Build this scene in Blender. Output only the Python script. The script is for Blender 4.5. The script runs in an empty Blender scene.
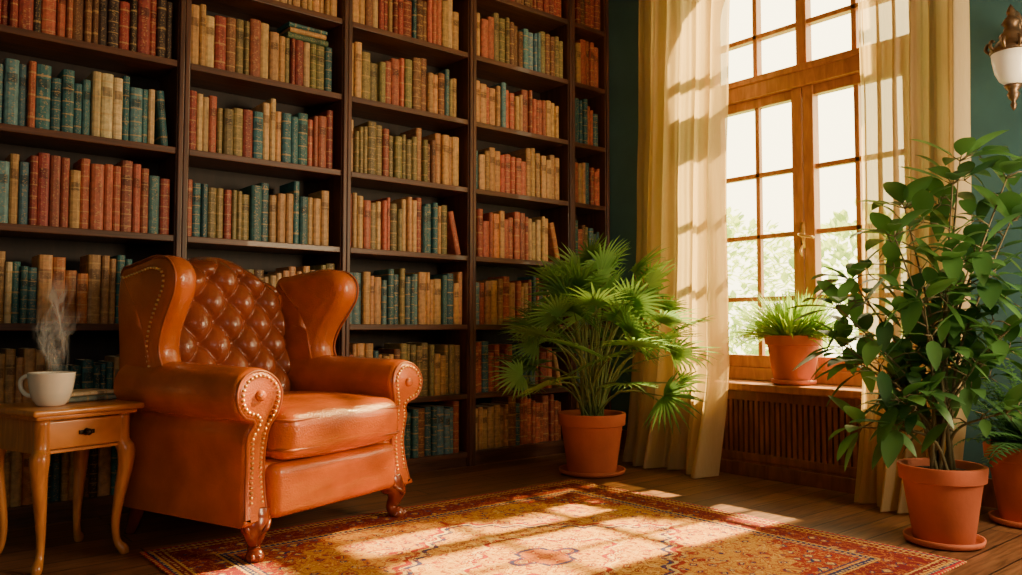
import bpy, bmesh, math, random
from mathutils import Vector, Matrix, Euler, noise
random.seed(7)
R=random.random
def U(a,b): return a+(b-a)*random.random()
scene=bpy.context.scene
COL=scene.collection
pi=math.pi

# ------------------------------------------------------------ materials
def newmat(name):
    m=bpy.data.materials.new(name); m.use_nodes=True
    nt=m.node_tree; nt.nodes.clear()
    out=nt.nodes.new('ShaderNodeOutputMaterial')
    return m,nt,out
def nd(nt,t,ins=None,**props):
    n=nt.nodes.new(t)
    for k,v in props.items(): setattr(n,k,v)
    if ins:
        for k,v in ins.items():
            s=n.inputs[k]
            if isinstance(v,bpy.types.NodeSocket): nt.links.new(v,s)
            else: s.default_value=v
    return n
def c4(c,a=1): return (c[0],c[1],c[2],a)
def mth(nt,op,a,b=0.0,c=0.0,clamp=False):
    n=nd(nt,'ShaderNodeMath',{0:a,1:b,2:c},operation=op,use_clamp=clamp); return n.outputs[0]
def mixc(nt,f,a,b,bt='MIX'):
    n=nt.nodes.new('ShaderNodeMix'); n.data_type='RGBA'; n.blend_type=bt
    for s,v in ((n.inputs[0],f),(n.inputs[6],a),(n.inputs[7],b)):
        if isinstance(v,bpy.types.NodeSocket): nt.links.new(v,s)
        else: s.default_value=v
    return n.outputs[2]
def ramp(nt,fac,stops,interp='LINEAR'):
    n=nt.nodes.new('ShaderNodeValToRGB'); nt.links.new(fac,n.inputs[0])
    cr=n.color_ramp; cr.interpolation=interp
    while len(cr.elements)<len(stops): cr.elements.new(0.5)
    for e,(p,c) in zip(cr.elements,stops):
        e.position=p; e.color=c4(c)
    return n.outputs[0]
def simple(name,col,rough=.5,var=.25,vscale=4,bump=.1,bscale=60,metal=0,coat=0,spec=.5,sss=0,stretch=(1,1,1)):
    m,nt,out=newmat(name)
    tc=nd(nt,'ShaderNodeTexCoord').outputs['Object']
    mp=nd(nt,'ShaderNodeMapping',{'Vector':tc,'Scale':stretch}).outputs[0]
    no=nd(nt,'ShaderNodeTexNoise',{'Vector':mp,'Scale':vscale,'Detail':5.0})
    cc=ramp(nt,no.outputs[0],[(.3,[x*(1-var) for x in col]),(.7,[min(1,x*(1+var)) for x in col])])
    b=nd(nt,'ShaderNodeBsdfPrincipled',{'Base Color':cc,'Roughness':rough,'Metallic':metal,'Coat Weight':coat,'Specular IOR Level':spec})
    if bump>0:
        n2=nd(nt,'ShaderNodeTexNoise',{'Vector':mp,'Scale':bscale,'Detail':3.0})
        bp=nd(nt,'ShaderNodeBump',{'Strength':bump,'Distance':.01,'Height':n2.outputs[0]})
        nt.links.new(bp.outputs[0],b.inputs['Normal'])
    nt.links.new(b.outputs[0],out.inputs[0]); return m
def woodmat(name,a,b,rough=.4,stretch=(1,1,1),scale=6,coat=.1):
    m,nt,out=newmat(name)
    tc=nd(nt,'ShaderNodeTexCoord').outputs['Object']
    mp=nd(nt,'ShaderNodeMapping',{'Vector':tc,'Scale':stretch}).outputs[0]
    n0=nd(nt,'ShaderNodeTexNoise',{'Vector':mp,'Scale':scale,'Detail':6.0,'Distortion':.8})
    cc=ramp(nt,n0.outputs[0],[(.3,a),(.5,[(x+y)/2 for x,y in zip(a,b)]),(.7,b)])
    p=nd(nt,'ShaderNodeBsdfPrincipled',{'Base Color':cc,'Roughness':rough,'Coat Weight':coat})
    bp=nd(nt,'ShaderNodeBump',{'Strength':.15,'Distance':.005,'Height':n0.outputs[0]})
    nt.links.new(bp.outputs[0],p.inputs['Normal'])
    nt.links.new(p.outputs[0],out.inputs[0]); return m
M={}
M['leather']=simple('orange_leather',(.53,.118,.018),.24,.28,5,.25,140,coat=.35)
M['leather_back']=simple('shaded_brown_leather',(.24,.052,.016),.23,.3,5,.25,140,coat=.4)  # darker brown than the seat leather: shade on the back put into its colour
M['piping']=simple('leather_piping',(.36,.08,.02),.4,.15,8,.05)
M['brass']=simple('aged_brass',(.85,.55,.22),.28,.2,20,.05,metal=.9)
M['mahogany']=woodmat('mahogany',(.12,.02,.01),(.30,.055,.02),.25,(1,1,.3),14,.4)
M['oak']=woodmat('honey_oak',(.44,.15,.03),(.70,.28,.065),.3,(1,8,1),5,.3)
M['oak_leg']=woodmat('honey_oak_leg',(.42,.14,.03),(.66,.26,.06),.3,(8,8,1),5,.3)
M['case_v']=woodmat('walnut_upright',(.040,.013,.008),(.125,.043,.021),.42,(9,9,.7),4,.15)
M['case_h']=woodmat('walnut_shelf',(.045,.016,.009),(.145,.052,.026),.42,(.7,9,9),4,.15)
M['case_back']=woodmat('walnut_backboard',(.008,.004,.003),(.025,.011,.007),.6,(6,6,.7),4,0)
M['frame']=woodmat('window_wood',(.30,.11,.034),(.50,.21,.07),.4,(5,5,1),5,.2)
M['cover']=woodmat('radiator_cover_wood',(.10,.032,.015),(.23,.08,.035),.45,(5,5,1),5,.15)
M['terra']=simple('terracotta',(.50,.12,.05),.7,.15,6,.12,70)
M['soil']=simple('potting_soil',(.035,.02,.012),.95,.5,40,.9,60)
M['china']=simple('glazed_china',(.86,.80,.68),.15,.03,3,0,coat=.4)
M['coffee']=simple('coffee',(.05,.02,.008),.1,.1,3,0)
M['bronze']=simple('dark_bronze',(.16,.10,.06),.4,.4,14,.15,metal=.8)
M['ceil']=simple('ceiling_plaster',(.45,.36,.26),.9,.05,3,.05)
M['teal']=simple('teal_plaster',(.045,.135,.155),.85,.14,3,.15,30)
M['dark_iron']=simple('dark_iron',(.03,.02,.015),.4,.2,10,0,metal=.8)
M['lawn']=simple('lawn_grass',(.22,.35,.08),.9,.4,6,.3)
def leafmat(name,a,b,trans=.35,rough=.4):
    m,nt,out=newmat(name)
    at=nd(nt,'ShaderNodeAttribute',attribute_name='lcol')
    cc=mixc(nt,at.outputs['Fac'],c4(a),c4(b))
    p=nd(nt,'ShaderNodeBsdfPrincipled',{'Base Color':cc,'Roughness':rough})
    t=nd(nt,'ShaderNodeBsdfTranslucent',{'Color':mixc(nt,.5,cc,c4([min(1,x*1.6) for x in b]))})
    mx=nd(nt,'ShaderNodeMixShader',{0:trans,1:p.outputs[0],2:t.outputs[0]})
    nt.links.new(mx.outputs[0],out.inputs[0]); return m
M['palm']=leafmat('palm_leaf',(.045,.15,.04),(.25,.48,.13))
M['fern']=leafmat('fern_leaf',(.12,.30,.03),(.38,.58,.07))
M['broad']=leafmat('broad_leaf',(.020,.08,.028),(.10,.25,.06))
M['dark_fern']=leafmat('dark_fern_leaf',(.03,.10,.035),(.08,.22,.06))
M['shrub']=leafmat('shrub_leaf',(.18,.30,.08),(.40,.50,.16),.45)
M['stem']=simple('green_stem',(.13,.19,.05),.6,.2,8,0)
M['bark']=simple('woody_stem',(.15,.12,.05),.7,.3,14,.2)
def curtain_mat():
    m,nt,out=newmat('cream_linen')
    tc=nd(nt,'ShaderNodeTexCoord').outputs['Object']
    mp=nd(nt,'ShaderNodeMapping',{'Vector':tc,'Scale':(60,60,3)}).outputs[0]
    n=nd(nt,'ShaderNodeTexNoise',{'Vector':mp,'Scale':5.0,'Detail':3.0})
    cc=ramp(nt,n.outputs[0],[(.3,(.56,.43,.24)),(.7,(.68,.55,.34))])
    d=nd(nt,'ShaderNodeBsdfDiffuse',{'Color':cc})
    t=nd(nt,'ShaderNodeBsdfTranslucent',{'Color':c4((.84,.62,.29))})
    tr=nd(nt,'ShaderNodeBsdfTransparent',{'Color':c4((1,.88,.64))})
    a=nd(nt,'ShaderNodeMixShader',{0:.50,1:d.outputs[0],2:t.outputs[0]})
    b=nd(nt,'ShaderNodeMixShader',{0:.22,1:a.outputs[0],2:tr.outputs[0]})
    nt.links.new(b.outputs[0],out.inputs[0]); return m
M['curtain']=curtain_mat()
def glass_mat():
    m,nt,out=newmat('window_glass')
    tr=nd(nt,'ShaderNodeBsdfTransparent',{'Color':c4((.97,.98,.95))})
    g=nd(nt,'ShaderNodeBsdfGlossy',{'Roughness':.05})
    b=nd(nt,'ShaderNodeMixShader',{0:.04,1:tr.outputs[0],2:g.outputs[0]})
    nt.links.new(b.outputs[0],out.inputs[0]); return m
M['glass']=glass_mat()
def frosted():
    m,nt,out=newmat('frosted_glass')
    p=nd(nt,'ShaderNodeBsdfPrincipled',{'Base Color':c4((.8,.74,.62)),'Roughness':.35,'Emission Color':c4((1,.85,.6)),'Emission Strength':.15})
    nt.links.new(p.outputs[0],out.inputs[0]); return m
M['frost']=frosted()
def floor_mat():
    m,nt,out=newmat('oak_planks')
    tc=nd(nt,'ShaderNodeTexCoord').outputs['Object']
    br=nd(nt,'ShaderNodeTexBrick',{'Vector':tc,'Color1':c4((.24,.11,.05)),'Color2':c4((.135,.06,.03)),'Mortar':c4((.014,.007,.004)),'Scale':1.0,'Mortar Size':.004,'Brick Width':1.5,'Row Height':.13,'Mortar Smooth':.1},offset=.37)
    mp=nd(nt,'ShaderNodeMapping',{'Vector':tc,'Scale':(1.2,14,1)}).outputs[0]
    n=nd(nt,'ShaderNodeTexNoise',{'Vector':mp,'Scale':4.0,'Detail':6.0,'Distortion':.6})
    g=ramp(nt,n.outputs[0],[(.3,(.5,.45,.4)),(.7,(1.35,1.3,1.2))])
    cc=mixc(nt,1.0,br.outputs[0],g,'MULTIPLY')
    p=nd(nt,'ShaderNodeBsdfPrincipled',{'Base Color':cc,'Roughness':.42})
    bp=nd(nt,'ShaderNodeBump',{'Strength':.3,'Distance':.004,'Height':br.outputs[1]},invert=True)
    nt.links.new(bp.outputs[0],p.inputs['Normal'])
    nt.links.new(p.outputs[0],out.inputs[0]); return m
M['floor']=floor_mat()
RHX,RHY=1.2,1.075
def rug_mat():
    m,nt,out=newmat('persian_rug_weave')
    tc=nd(nt,'ShaderNodeTexCoord').outputs['Object']
    sp=nd(nt,'ShaderNodeSeparateXYZ',{0:tc})
    ax=mth(nt,'ABSOLUTE',sp.outputs[0]); ay=mth(nt,'ABSOLUTE',sp.outputs[1])
    d=mth(nt,'MINIMUM',mth(nt,'SUBTRACT',RHX,ax),mth(nt,'SUBTRACT',RHY,ay))
    vec=nd(nt,'ShaderNodeCombineXYZ',{0:ax,1:ay,2:0.0}).outputs[0]
    red=(.33,.035,.025); dred=(.20,.02,.022); navy=(.05,.05,.13); gold=(.62,.30,.045); cream=(.70,.46,.15); orange=(.50,.155,.03)
    nw=nd(nt,'ShaderNodeTexNoise',{'Vector':vec,'Scale':14.0,'Detail':2.0})
    wv=nd(nt,'ShaderNodeVectorMath',{0:vec,1:nd(nt,'ShaderNodeVectorMath',{0:nw.outputs[1],1:(.05,.05,.05)},operation='MULTIPLY').outputs[0]},operation='ADD').outputs[0]
    v1=nd(nt,'ShaderNodeTexVoronoi',{'Vector':wv,'Scale':14.0,'Randomness':.6},distance='MANHATTAN')
    v2=nd(nt,'ShaderNodeTexVoronoi',{'Vector':wv,'Scale':7.0,'Randomness':.7},distance='EUCLIDEAN')
    n2=nd(nt,'ShaderNodeTexNoise',{'Vector':vec,'Scale':15.0,'Detail':3.0,'Distortion':1.8})
    vine=mth(nt,'LESS_THAN',mth(nt,'ABSOLUTE',mth(nt,'SUBTRACT',n2.outputs[0],.5)),.024)
    vine2=mth(nt,'LESS_THAN',mth(nt,'ABSOLUTE',mth(nt,'SUBTRACT',n2.outputs[0],.60)),.020)
    def flowers(ground,ring1,ring2,core):
        return ramp(nt,v1.outputs['Distance'],[(0,core),(.15,ring1),(.28,ring2),(.40,ground)],'CONSTANT')
    fieldc=flowers(gold,navy,orange,cream)
    big=ramp(nt,v2.outputs['Distance'],[(0,cream),(.07,red),(.15,gold),(.20,navy),(.225,orange)],'CONSTANT')
    fieldc=mixc(nt,mth(nt,'LESS_THAN',v2.outputs['Distance'],.28),fieldc,big)
    fieldc=mixc(nt,mth(nt,'MULTIPLY',vine,.8),fieldc,c4(red))
    fieldc=mixc(nt,mth(nt,'MULTIPLY',vine2,.8),fieldc,c4(cream))
    md=mth(nt,'ADD',mth(nt,'DIVIDE',ax,.85),mth(nt,'DIVIDE',ay,.72))
    md=mth(nt,'ADD',md,mth(nt,'MULTIPLY',mth(nt,'SINE',mth(nt,'MULTIPLY',mth(nt,'SUBTRACT',ax,ay),38.0)),.03))
    medg=ramp(nt,md,[(0,orange),(.16,navy),(.20,gold),(.42,red),(.46,cream),(.50,gold),(.83,navy),(.87,cream),(.90,red)],'CONSTANT')
    fl2=ramp(nt,v1.outputs['Distance'],[(0,navy),(.12,cream),(.22,red),(.31,orange)],'CONSTANT')
    medc=mixc(nt,mth(nt,'MULTIPLY',mth(nt,'LESS_THAN',v1.outputs['Distance'],.38),.9),medg,fl2)
    medc=mixc(nt,mth(nt,'MULTIPLY',vine,.8),medc,c4(dred))
    medc=mixc(nt,mth(nt,'MULTIPLY',vine2,.8),medc,c4(cream))
    inmed=mth(nt,'LESS_THAN',md,.95)
    field=mixc(nt,inmed,fieldc,medc)
    cd=mth(nt,'ADD',mth(nt,'SUBTRACT',RHX-.3,ax),mth(nt,'SUBTRACT',RHY-.3,ay))
    cd=mth(nt,'ADD',cd,mth(nt,'MULTIPLY',mth(nt,'SINE',mth(nt,'MULTIPLY',mth(nt,'SUBTRACT',ax,ay),40.0)),.025))
    corner=mth(nt,'LESS_THAN',cd,.34)
    redm=flowers(red,cream,navy,gold)
    redm=mixc(nt,mth(nt,'MULTIPLY',vine,.8),redm,c4(gold))
    field=mixc(nt,corner,field,redm)
    band=ramp(nt,mth(nt,'MULTIPLY',d,2.0),[(0,(.48,.03,.03)),(.035,navy),(.06,gold),(.08,dred),(.14,gold),(.155,dred),(.44,gold),(.46,navy),(.51,orange),(.54,navy)],'CONSTANT')
    bm_=flowers(dred,gold,navy,cream); bm_=mixc(nt,mth(nt,'MULTIPLY',vine,.8),bm_,c4(orange))
    inmot=mth(nt,'MULTIPLY',mth(nt,'GREATER_THAN',d,.082),mth(nt,'LESS_THAN',d,.218))
    band=mixc(nt,inmot,band,bm_)
    v3=nd(nt,'ShaderNodeTexVoronoi',{'Vector':vec,'Scale':42.0,'Randomness':.25})
    edges=mth(nt,'SUBTRACT',1.0,inmot)
    smallm=mth(nt,'MULTIPLY',mth(nt,'LESS_THAN',v3.outputs['Distance'],.3),mth(nt,'MULTIPLY',edges,.8))
    band=mixc(nt,smallm,band,c4(cream))
    isb=mth(nt,'LESS_THAN',d,.28)
    cc=mixc(nt,isb,field,band)
    nn=nd(nt,'ShaderNodeTexNoise',{'Vector':tc,'Scale':180.0,'Detail':2.0})
    cc=mixc(nt,.5,cc,ramp(nt,nn.outputs[0],[(.3,(.45,.45,.45)),(.7,(1.3,1.3,1.3))]),'MULTIPLY')
    p=nd(nt,'ShaderNodeBsdfPrincipled',{'Base Color':cc,'Roughness':.95,'Specular IOR Level':.1})
    bp=nd(nt,'ShaderNodeBump',{'Strength':.5,'Distance':.004,'Height':nn.outputs[0]})
    nt.links.new(bp.outputs[0],p.inputs['Normal'])
    nt.links.new(p.outputs[0],out.inputs[0]); return m
M['rug']=rug_mat()
def book_mat():
    m,nt,out=newmat('book_cloth')
    a=nd(nt,'ShaderNodeAttribute',attribute_name='bookcol').outputs['Color']
    b=nd(nt,'ShaderNodeAttribute',attribute_name='buv').outputs['Vector']
    sp=nd(nt,'ShaderNodeSeparateXYZ',{0:b}); u,v,s=sp.outputs
    N_=mth(nt,'ADD',3.0,mth(nt,'FLOOR',mth(nt,'MULTIPLY',s,4.0)))
    fr=mth(nt,'FRACT',mth(nt,'MULTIPLY',v,N_))
    near=mth(nt,'ABSOLUTE',mth(nt,'SUBTRACT',fr,.5))
    band=mth(nt,'LESS_THAN',near,.045)
    inside=mth(nt,'MULTIPLY',mth(nt,'GREATER_THAN',v,.04),mth(nt,'LESS_THAN',v,.96))
    s2=mth(nt,'FRACT',mth(nt,'MULTIPLY',s,7.31))
    band=mth(nt,'MULTIPLY',mth(nt,'MULTIPLY',band,inside),mth(nt,'GREATER_THAN',s2,.3))
    s3=mth(nt,'FRACT',mth(nt,'MULTIPLY',s,13.7))
    lab=mth(nt,'MULTIPLY',mth(nt,'LESS_THAN',mth(nt,'ABSOLUTE',mth(nt,'SUBTRACT',v,.72)),.07),mth(nt,'GREATER_THAN',s3,.45))
    lab=mth(nt,'MULTIPLY',lab,mth(nt,'LESS_THAN',mth(nt,'ABSOLUTE',mth(nt,'SUBTRACT',u,.5)),.4))
    sv=nd(nt,'ShaderNodeCombineXYZ',{0:mth(nt,'MULTIPLY',u,3.0),1:mth(nt,'MULTIPLY',v,30.0),2:mth(nt,'MULTIPLY',s,90.0)}).outputs[0]
    n=nd(nt,'ShaderNodeTexNoise',{'Vector':sv,'Scale':1.6,'Detail':2.0})
    orn=mth(nt,'MULTIPLY',mth(nt,'GREATER_THAN',n.outputs[0],.60),mth(nt,'LESS_THAN',mth(nt,'ABSOLUTE',mth(nt,'SUBTRACT',u,.5)),.28))
    tc=nd(nt,'ShaderNodeTexCoord').outputs['Object']
    n3=nd(nt,'ShaderNodeTexNoise',{'Vector':tc,'Scale':35.0,'Detail':4.0})
    base=mixc(nt,1.0,a,ramp(nt,n3.outputs[0],[(.3,(.6,.6,.6)),(.7,(1.3,1.25,1.2))]),'MULTIPLY')
    dark=mixc(nt,1.0,base,c4((.35,.3,.3)),'MULTIPLY')
    c=mixc(nt,mth(nt,'MULTIPLY',lab,.8),base,dark)
    g=mth(nt,'MAXIMUM',mth(nt,'MULTIPLY',orn,.5),mth(nt,'MULTIPLY',band,.6))
    c=mixc(nt,g,c,c4((.56,.34,.12)))
    p=nd(nt,'ShaderNodeBsdfPrincipled',{'Base Color':c,'Roughness':.5})
    nt.links.new(p.outputs[0],out.inputs[0]); return m
M['book']=book_mat()
M['pages']=simple('book_pages',(.62,.5,.32),.9,.15,60,0)
def steam_mat():
    m,nt,out=newmat('steam_vapour')
    b=nd(nt,'ShaderNodeAttribute',attribute_name='buv').outputs['Vector']
    sp=nd(nt,'ShaderNodeSeparateXYZ',{0:b})
    n=nd(nt,'ShaderNodeTexNoise',{'Vector':nd(nt,'ShaderNodeMapping',{'Vector':b,'Scale':(1.6,1.6,1)}).outputs[0],'Scale':1.4,'Detail':3.0,'Distortion':2.0})
    e=mth(nt,'MULTIPLY',sp.outputs[0],mth(nt,'SUBTRACT',1.0,sp.outputs[0]))
    f=mth(nt,'MULTIPLY',sp.outputs[1],mth(nt,'SUBTRACT',1.0,sp.outputs[1]))
    f=mth(nt,'MULTIPLY',mth(nt,'MULTIPLY',e,4.0),mth(nt,'MINIMUM',mth(nt,'MULTIPLY',f,4.0),1.0))
    k=mth(nt,'MULTIPLY',mth(nt,'SUBTRACT',n.outputs[0],.40,clamp=True),2.8)
    fac=mth(nt,'MULTIPLY',mth(nt,'MULTIPLY',k,f),.75,clamp=True)
    tr=nd(nt,'ShaderNodeBsdfTransparent')
    d=nd(nt,'ShaderNodeBsdfTranslucent',{'Color':c4((.95,.95,.95))})
    d2=nd(nt,'ShaderNodeBsdfDiffuse',{'Color':c4((.95,.95,.95))})
    dd=nd(nt,'ShaderNodeMixShader',{0:.5,1:d.outputs[0],2:d2.outputs[0]})
    mx=nd(nt,'ShaderNodeMixShader',{0:fac,1:tr.outputs[0],2:dd.outputs[0]})
    nt.links.new(mx.outputs[0],out.inputs[0]); return m
M['steam']=steam_mat()

# ------------------------------------------------------------ mesh helpers
class MB:
    def __init__(s): s.v=[];s.f=[];s.m=[];s.a=[];s.b=[]
    def add(s,v,f,m=0,T=None,a=None,b=None):
        o=len(s.v)
        s.v+= [tuple(T@Vector(p)) for p in v] if T is not None else [tuple(p) for p in v]
        s.f+=[tuple(i+o for i in q) for q in f]
        s.m+=[m]*len(f) if isinstance(m,int) else m
        if a is not None: s.a+= a if isinstance(a,list) else [a]*len(v)
        if b is not None: s.b+=b
        return s
    def box(s,x0,x1,y0,y1,z0,z1,m=0):
        v=[(x0,y0,z0),(x1,y0,z0),(x1,y1,z0),(x0,y1,z0),(x0,y0,z1),(x1,y0,z1),(x1,y1,z1),(x0,y1,z1)]
        return s.add(v,[(0,3,2,1),(4,5,6,7),(0,1,5,4),(1,2,6,5),(2,3,7,6),(3,0,4,7)],m)
def link(o): COL.objects.link(o); return o
def mk(name,mb,mats,parent=None,smooth=True,loc=None,rot=None,bevel=0,label=None,category=None,kind=None,group=None,merge=0,recalc=True,angle=None):
    me=bpy.data.meshes.new(name); me.from_pydata(mb.v,[],mb.f)
    if not isinstance(mats,(list,tuple)): mats=[mats]
    for mm in mats: me.materials.append(mm)
    me.polygons.foreach_set('material_index',mb.m)
    if mb.a and len(mb.a)==len(mb.v):
        if isinstance(mb.a[0],float):
            at=me.attributes.new('lcol','FLOAT','POINT'); at.data.foreach_set('value',mb.a)
        else:
            at=me.attributes.new('bookcol','FLOAT_COLOR','POINT'); at.data.foreach_set('color',[x for c in mb.a for x in c])
    if mb.b and len(mb.b)==len(mb.v):
        at=me.attributes.new('buv','FLOAT_VECTOR','POINT'); at.data.foreach_set('vector',[x for c in mb.b for x in c])
    if merge or recalc:
        bm=bmesh.new(); bm.from_mesh(me)
        if merge: bmesh.ops.remove_doubles(bm,verts=bm.verts,dist=merge)
        if recalc: bmesh.ops.recalc_face_normals(bm,faces=bm.faces)
        bm.to_mesh(me); bm.free()
    me.polygons.foreach_set('use_smooth',[smooth]*len(me.polygons))
    if smooth and angle: 
        try: me.set_sharp_from_angle(angle=angle)
        except Exception: pass
    o=link(bpy.data.objects.new(name,me))
    if parent: o.parent=parent
    if loc is not None: o.location=loc
    if rot is not None: o.rotation_euler=rot
    if bevel:
        b=o.modifiers.new('bevel','BEVEL'); b.width=bevel; b.segments=2; b.limit_method='ANGLE'
    if label: o['label']=label
    if category: o['category']=category
    if kind: o['kind']=kind
    if group: o['group']=group
    return o
def empty(name,loc,rotz=0,label=None,category=None,group=None):
    o=link(bpy.data.objects.new(name,None)); o.location=loc; o.rotation_euler=(0,0,rotz)
    o.empty_display_size=.1
    if label:o['label']=label
    if category:o['category']=category
    if group:o['group']=group
    return o
def cat(pts,n,closed=False):
    pts=[Vector(p) for p in pts]; N=len(pts); out=[]
    rng=range(N) if closed else range(N-1)
    for i in rng:
        if closed: a,b,c,d=pts[(i-1)%N],pts[i],pts[(i+1)%N],pts[(i+2)%N]
        else: a,b,c,d=pts[max(i-1,0)],pts[i],pts[i+1],pts[min(i+2,N-1)]
        for k in range(n):
            t=k/n
            out.append(.5*((2*b)+(c-a)*t+(2*a-5*b+4*c-d)*t*t+(3*b-a-3*c+d)*t**3))
    if not closed: out.append(pts[-1])
    return out
def tube(path,radii,n=8,closed=False,sm=0,cap=True,sq=None):
    if not isinstance(radii,(list,tuple)): radii=[radii]*len(path)
    if sm:
        P4=[Vector((*p,r)) for p,r in zip(path,radii)]
        P4=cat(P4,sm,closed); path=[Vector(p[:3]) for p in P4]; radii=[max(p[3],1e-4) for p in P4]
    path=[Vector(p) for p in path]; L=len(path); v=[];f=[]
    prev=None
    for i in range(L):
        if closed: t=path[(i+1)%L]-path[(i-1)%L]
        else: t=path[min(i+1,L-1)]-path[max(i-1,0)]
        if t.length<1e-9: t=Vector((0,0,1))
        t.normalize()
        if prev is None:
            a=Vector((1,0,0)) if abs(t.x)<.8 else Vector((0,1,0))
            nx=(a-t*a.dot(t)).normalized()
        else:
            nx=(prev-t*prev.dot(t)).normalized()
        prev=nx; ny=t.cross(nx)
        for k in range(n):
            an=2*pi*k/n+(pi/4 if n==4 else 0)
            v.append(path[i]+(nx*math.cos(an)+ny*math.sin(an))*radii[i])
    for i in range(L if closed else L-1):
        for k in range(n):
            f.append((i*n+k,i*n+(k+1)%n,((i+1)%L)*n+(k+1)%n,((i+1)%L)*n+k))
    if not closed and cap:
        f.append(tuple(range(n-1,-1,-1))); f.append(tuple((L-1)*n+k for k in range(n)))
    return v,f
def lathe(prof,n=32,cx=0,cy=0):
    v=[];f=[]
    for r,z in prof:
        for k in range(n): 
            a=2*pi*k/n; v.append((cx+r*math.cos(a),cy+r*math.sin(a),z))
    for i in range(len(prof)-1):
        for k in range(n): f.append((i*n+k,i*n+(k+1)%n,(i+1)*n+(k+1)%n,(i+1)*n+k))
    f.append(tuple(range(n-1,-1,-1))); f.append(tuple((len(prof)-1)*n+k for k in range(n)))
    return v,f
def rbox(cx,cy,cz,sx,sy,sz,r,puff=(0,0,0),n=8):
    S=(sx,sy,sz); r=min(r,min(S)*.999)
    def grid(s):
        g=[-s+r*t for t in (0,.12,.3,.5,.75,1)]
        core=[-s+r+(2*(s-r))*k/n for k in range(1,n)]
        return g+core+[-x for x in reversed(g)]
    v=[];f=[]
    for ax in range(3):
        a,b=(ax+1)%3,(ax+2)%3
        ga,gb=grid(S[a]),grid(S[b])
        for sg in (-1,1):
            o=len(v)
            for p in ga:
                for q in gb:
                    P=[0,0,0];P[ax]=sg*S[ax];P[a]=p;P[b]=q
                    I=[max(-(S[i]-r),min(S[i]-r,P[i])) for i in range(3)]
                    D=Vector([P[i]-I[i] for i in range(3)])
                    if D.length>0: D=D.normalized()*r
                    Q=[I[i]+D[i] for i in range(3)]
                    w=[1-(Q[i]/S[i])**2 for i in range(3)]
                    for i in range(3):
                        j,k=(i+1)%3,(i+2)%3
                        Q[i]+=puff[i]*(Q[i]/S[i])*max(0,w[j])**.6*max(0,w[k])**.6
                    v.append((cx+Q[0],cy+Q[1],cz+Q[2]))
            nb=len(gb)
            for i in range(len(ga)-1):
                for j in range(nb-1):
                    q=(o+i*nb+j,o+(i+1)*nb+j,o+(i+1)*nb+j+1,o+i*nb+j+1)
                    f.append(q if sg>0 else q[::-1])
    return v,f
def area2(o):
    return sum(o[i][0]*o[(i+1)%len(o)][1]-o[(i+1)%len(o)][0]*o[i][1] for i in range(len(o)))/2
def inset(o,d):
    s=1 if area2(o)>0 else -1; n=len(o); r=[]
    for i in range(n):
        a=Vector(o[i-1][:2]); b=Vector(o[(i+1)%n][:2]); t=(b-a).normalized()
        nn=Vector((-t.y,t.x))*s
        r.append((o[i][0]+nn.x*d,o[i][1]+nn.y*d))
    return r
def pillow(o,half,r,mapf,nr=5,dome=0):
    n=len(o)
    ks=[(math.pi/2)*k/nr for k in range(nr+1)]
    seq=[(-((half-r)+r*math.sin(a)),r*(1-math.cos(a))) for a in reversed(ks)]+[((half-r)+r*math.sin(a),r*(1-math.cos(a))) for a in ks]
    v=[];f=[]
    for h,i in seq:
        for p in inset(o,i): v.append(mapf(p[0],p[1],h))
    L=len(seq)
    cen=Vector((sum(p[0] for p in o)/n,sum(p[1] for p in o)/n))
    for i in range(L-1):
        for k in range(n): f.append((i*n+k,i*n+(k+1)%n,(i+1)*n+(k+1)%n,(i+1)*n+k))
    for side,base in ((-1,0),(1,(L-1)*n)):
        prev=base
        if dome:
            ip=inset(o,r)
            for sc,hh in ((.75,.45),(.5,.75),(.25,.93)):
                b=len(v)
                for p in ip:
                    q=cen+(Vector(p)-cen)*sc
                    v.append(mapf(q.x,q.y,side*(half+dome*hh)))
                for k in range(n): f.append((prev+k,prev+(k+1)%n,b+(k+1)%n,b+k))
                prev=b
        f.append(tuple(prev+k for k in range(n)))
    return v,f

# ------------------------------------------------------------ camera
H=.9
cam=bpy.data.cameras.new('camera'); cam.lens=800/1022*36; cam.sensor_width=36
co=link(bpy.data.objects.new('camera',cam)); co.location=(0,0,H)
co.rotation_euler=(math.radians(90+2.83),0,math.radians(50.4-90)); scene.camera=co
VX,VY=math.cos(math.radians(50.4)),math.sin(math.radians(50.4))
def proj(x,y,z):
    d=x*VX+y*VY; l=x*VY-y*VX
    return 511+800*l/d, 327-800*(z-H)/d, d

# ------------------------------------------------------------ room shell
WX=4.45; NY=4.53; CZ=3.7
X0,Y0=-1.6,-1.6
def shell(name,mb,mat,**k): return mk(name,mb,mat,smooth=False,kind='structure',recalc=False,**k)
shell('floor',MB().box(X0,WX+.02,Y0,NY+.02,-.06,0),M['floor'],label='dark oak plank floor',category='floor')
shell('ceiling',MB().box(X0,WX+.2,Y0,NY+.1,CZ,CZ+.1),M['ceil'],label='plain plaster ceiling',category='ceiling')
shell('wall_north',MB().box(X0,WX+.2,NY,NY+.15,0,CZ),M['teal'],label='teal wall behind the bookcases',category='wall')
shell('wall_south',MB().box(X0,WX+.2,Y0-.15,Y0,0,CZ),M['teal'],label='teal plaster wall',category='wall')
shell('wall_west',MB().box(X0-.15,X0,Y0,NY,0,CZ),M['teal'],label='teal plaster wall',category='wall')
yc,hw,zb,zs,rise=2.61,.72,.56,3.02,.5
def zarch(y): return zs+rise*math.sqrt(max(0,1-((y-yc)/hw)**2))
wb=MB(); T_=.22
NA=28
ang=[pi*k/NA for k in range(NA+1)]
arch=[(yc-hw*math.cos(a),zs+rise*math.sin(a)) for a in ang]
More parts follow.
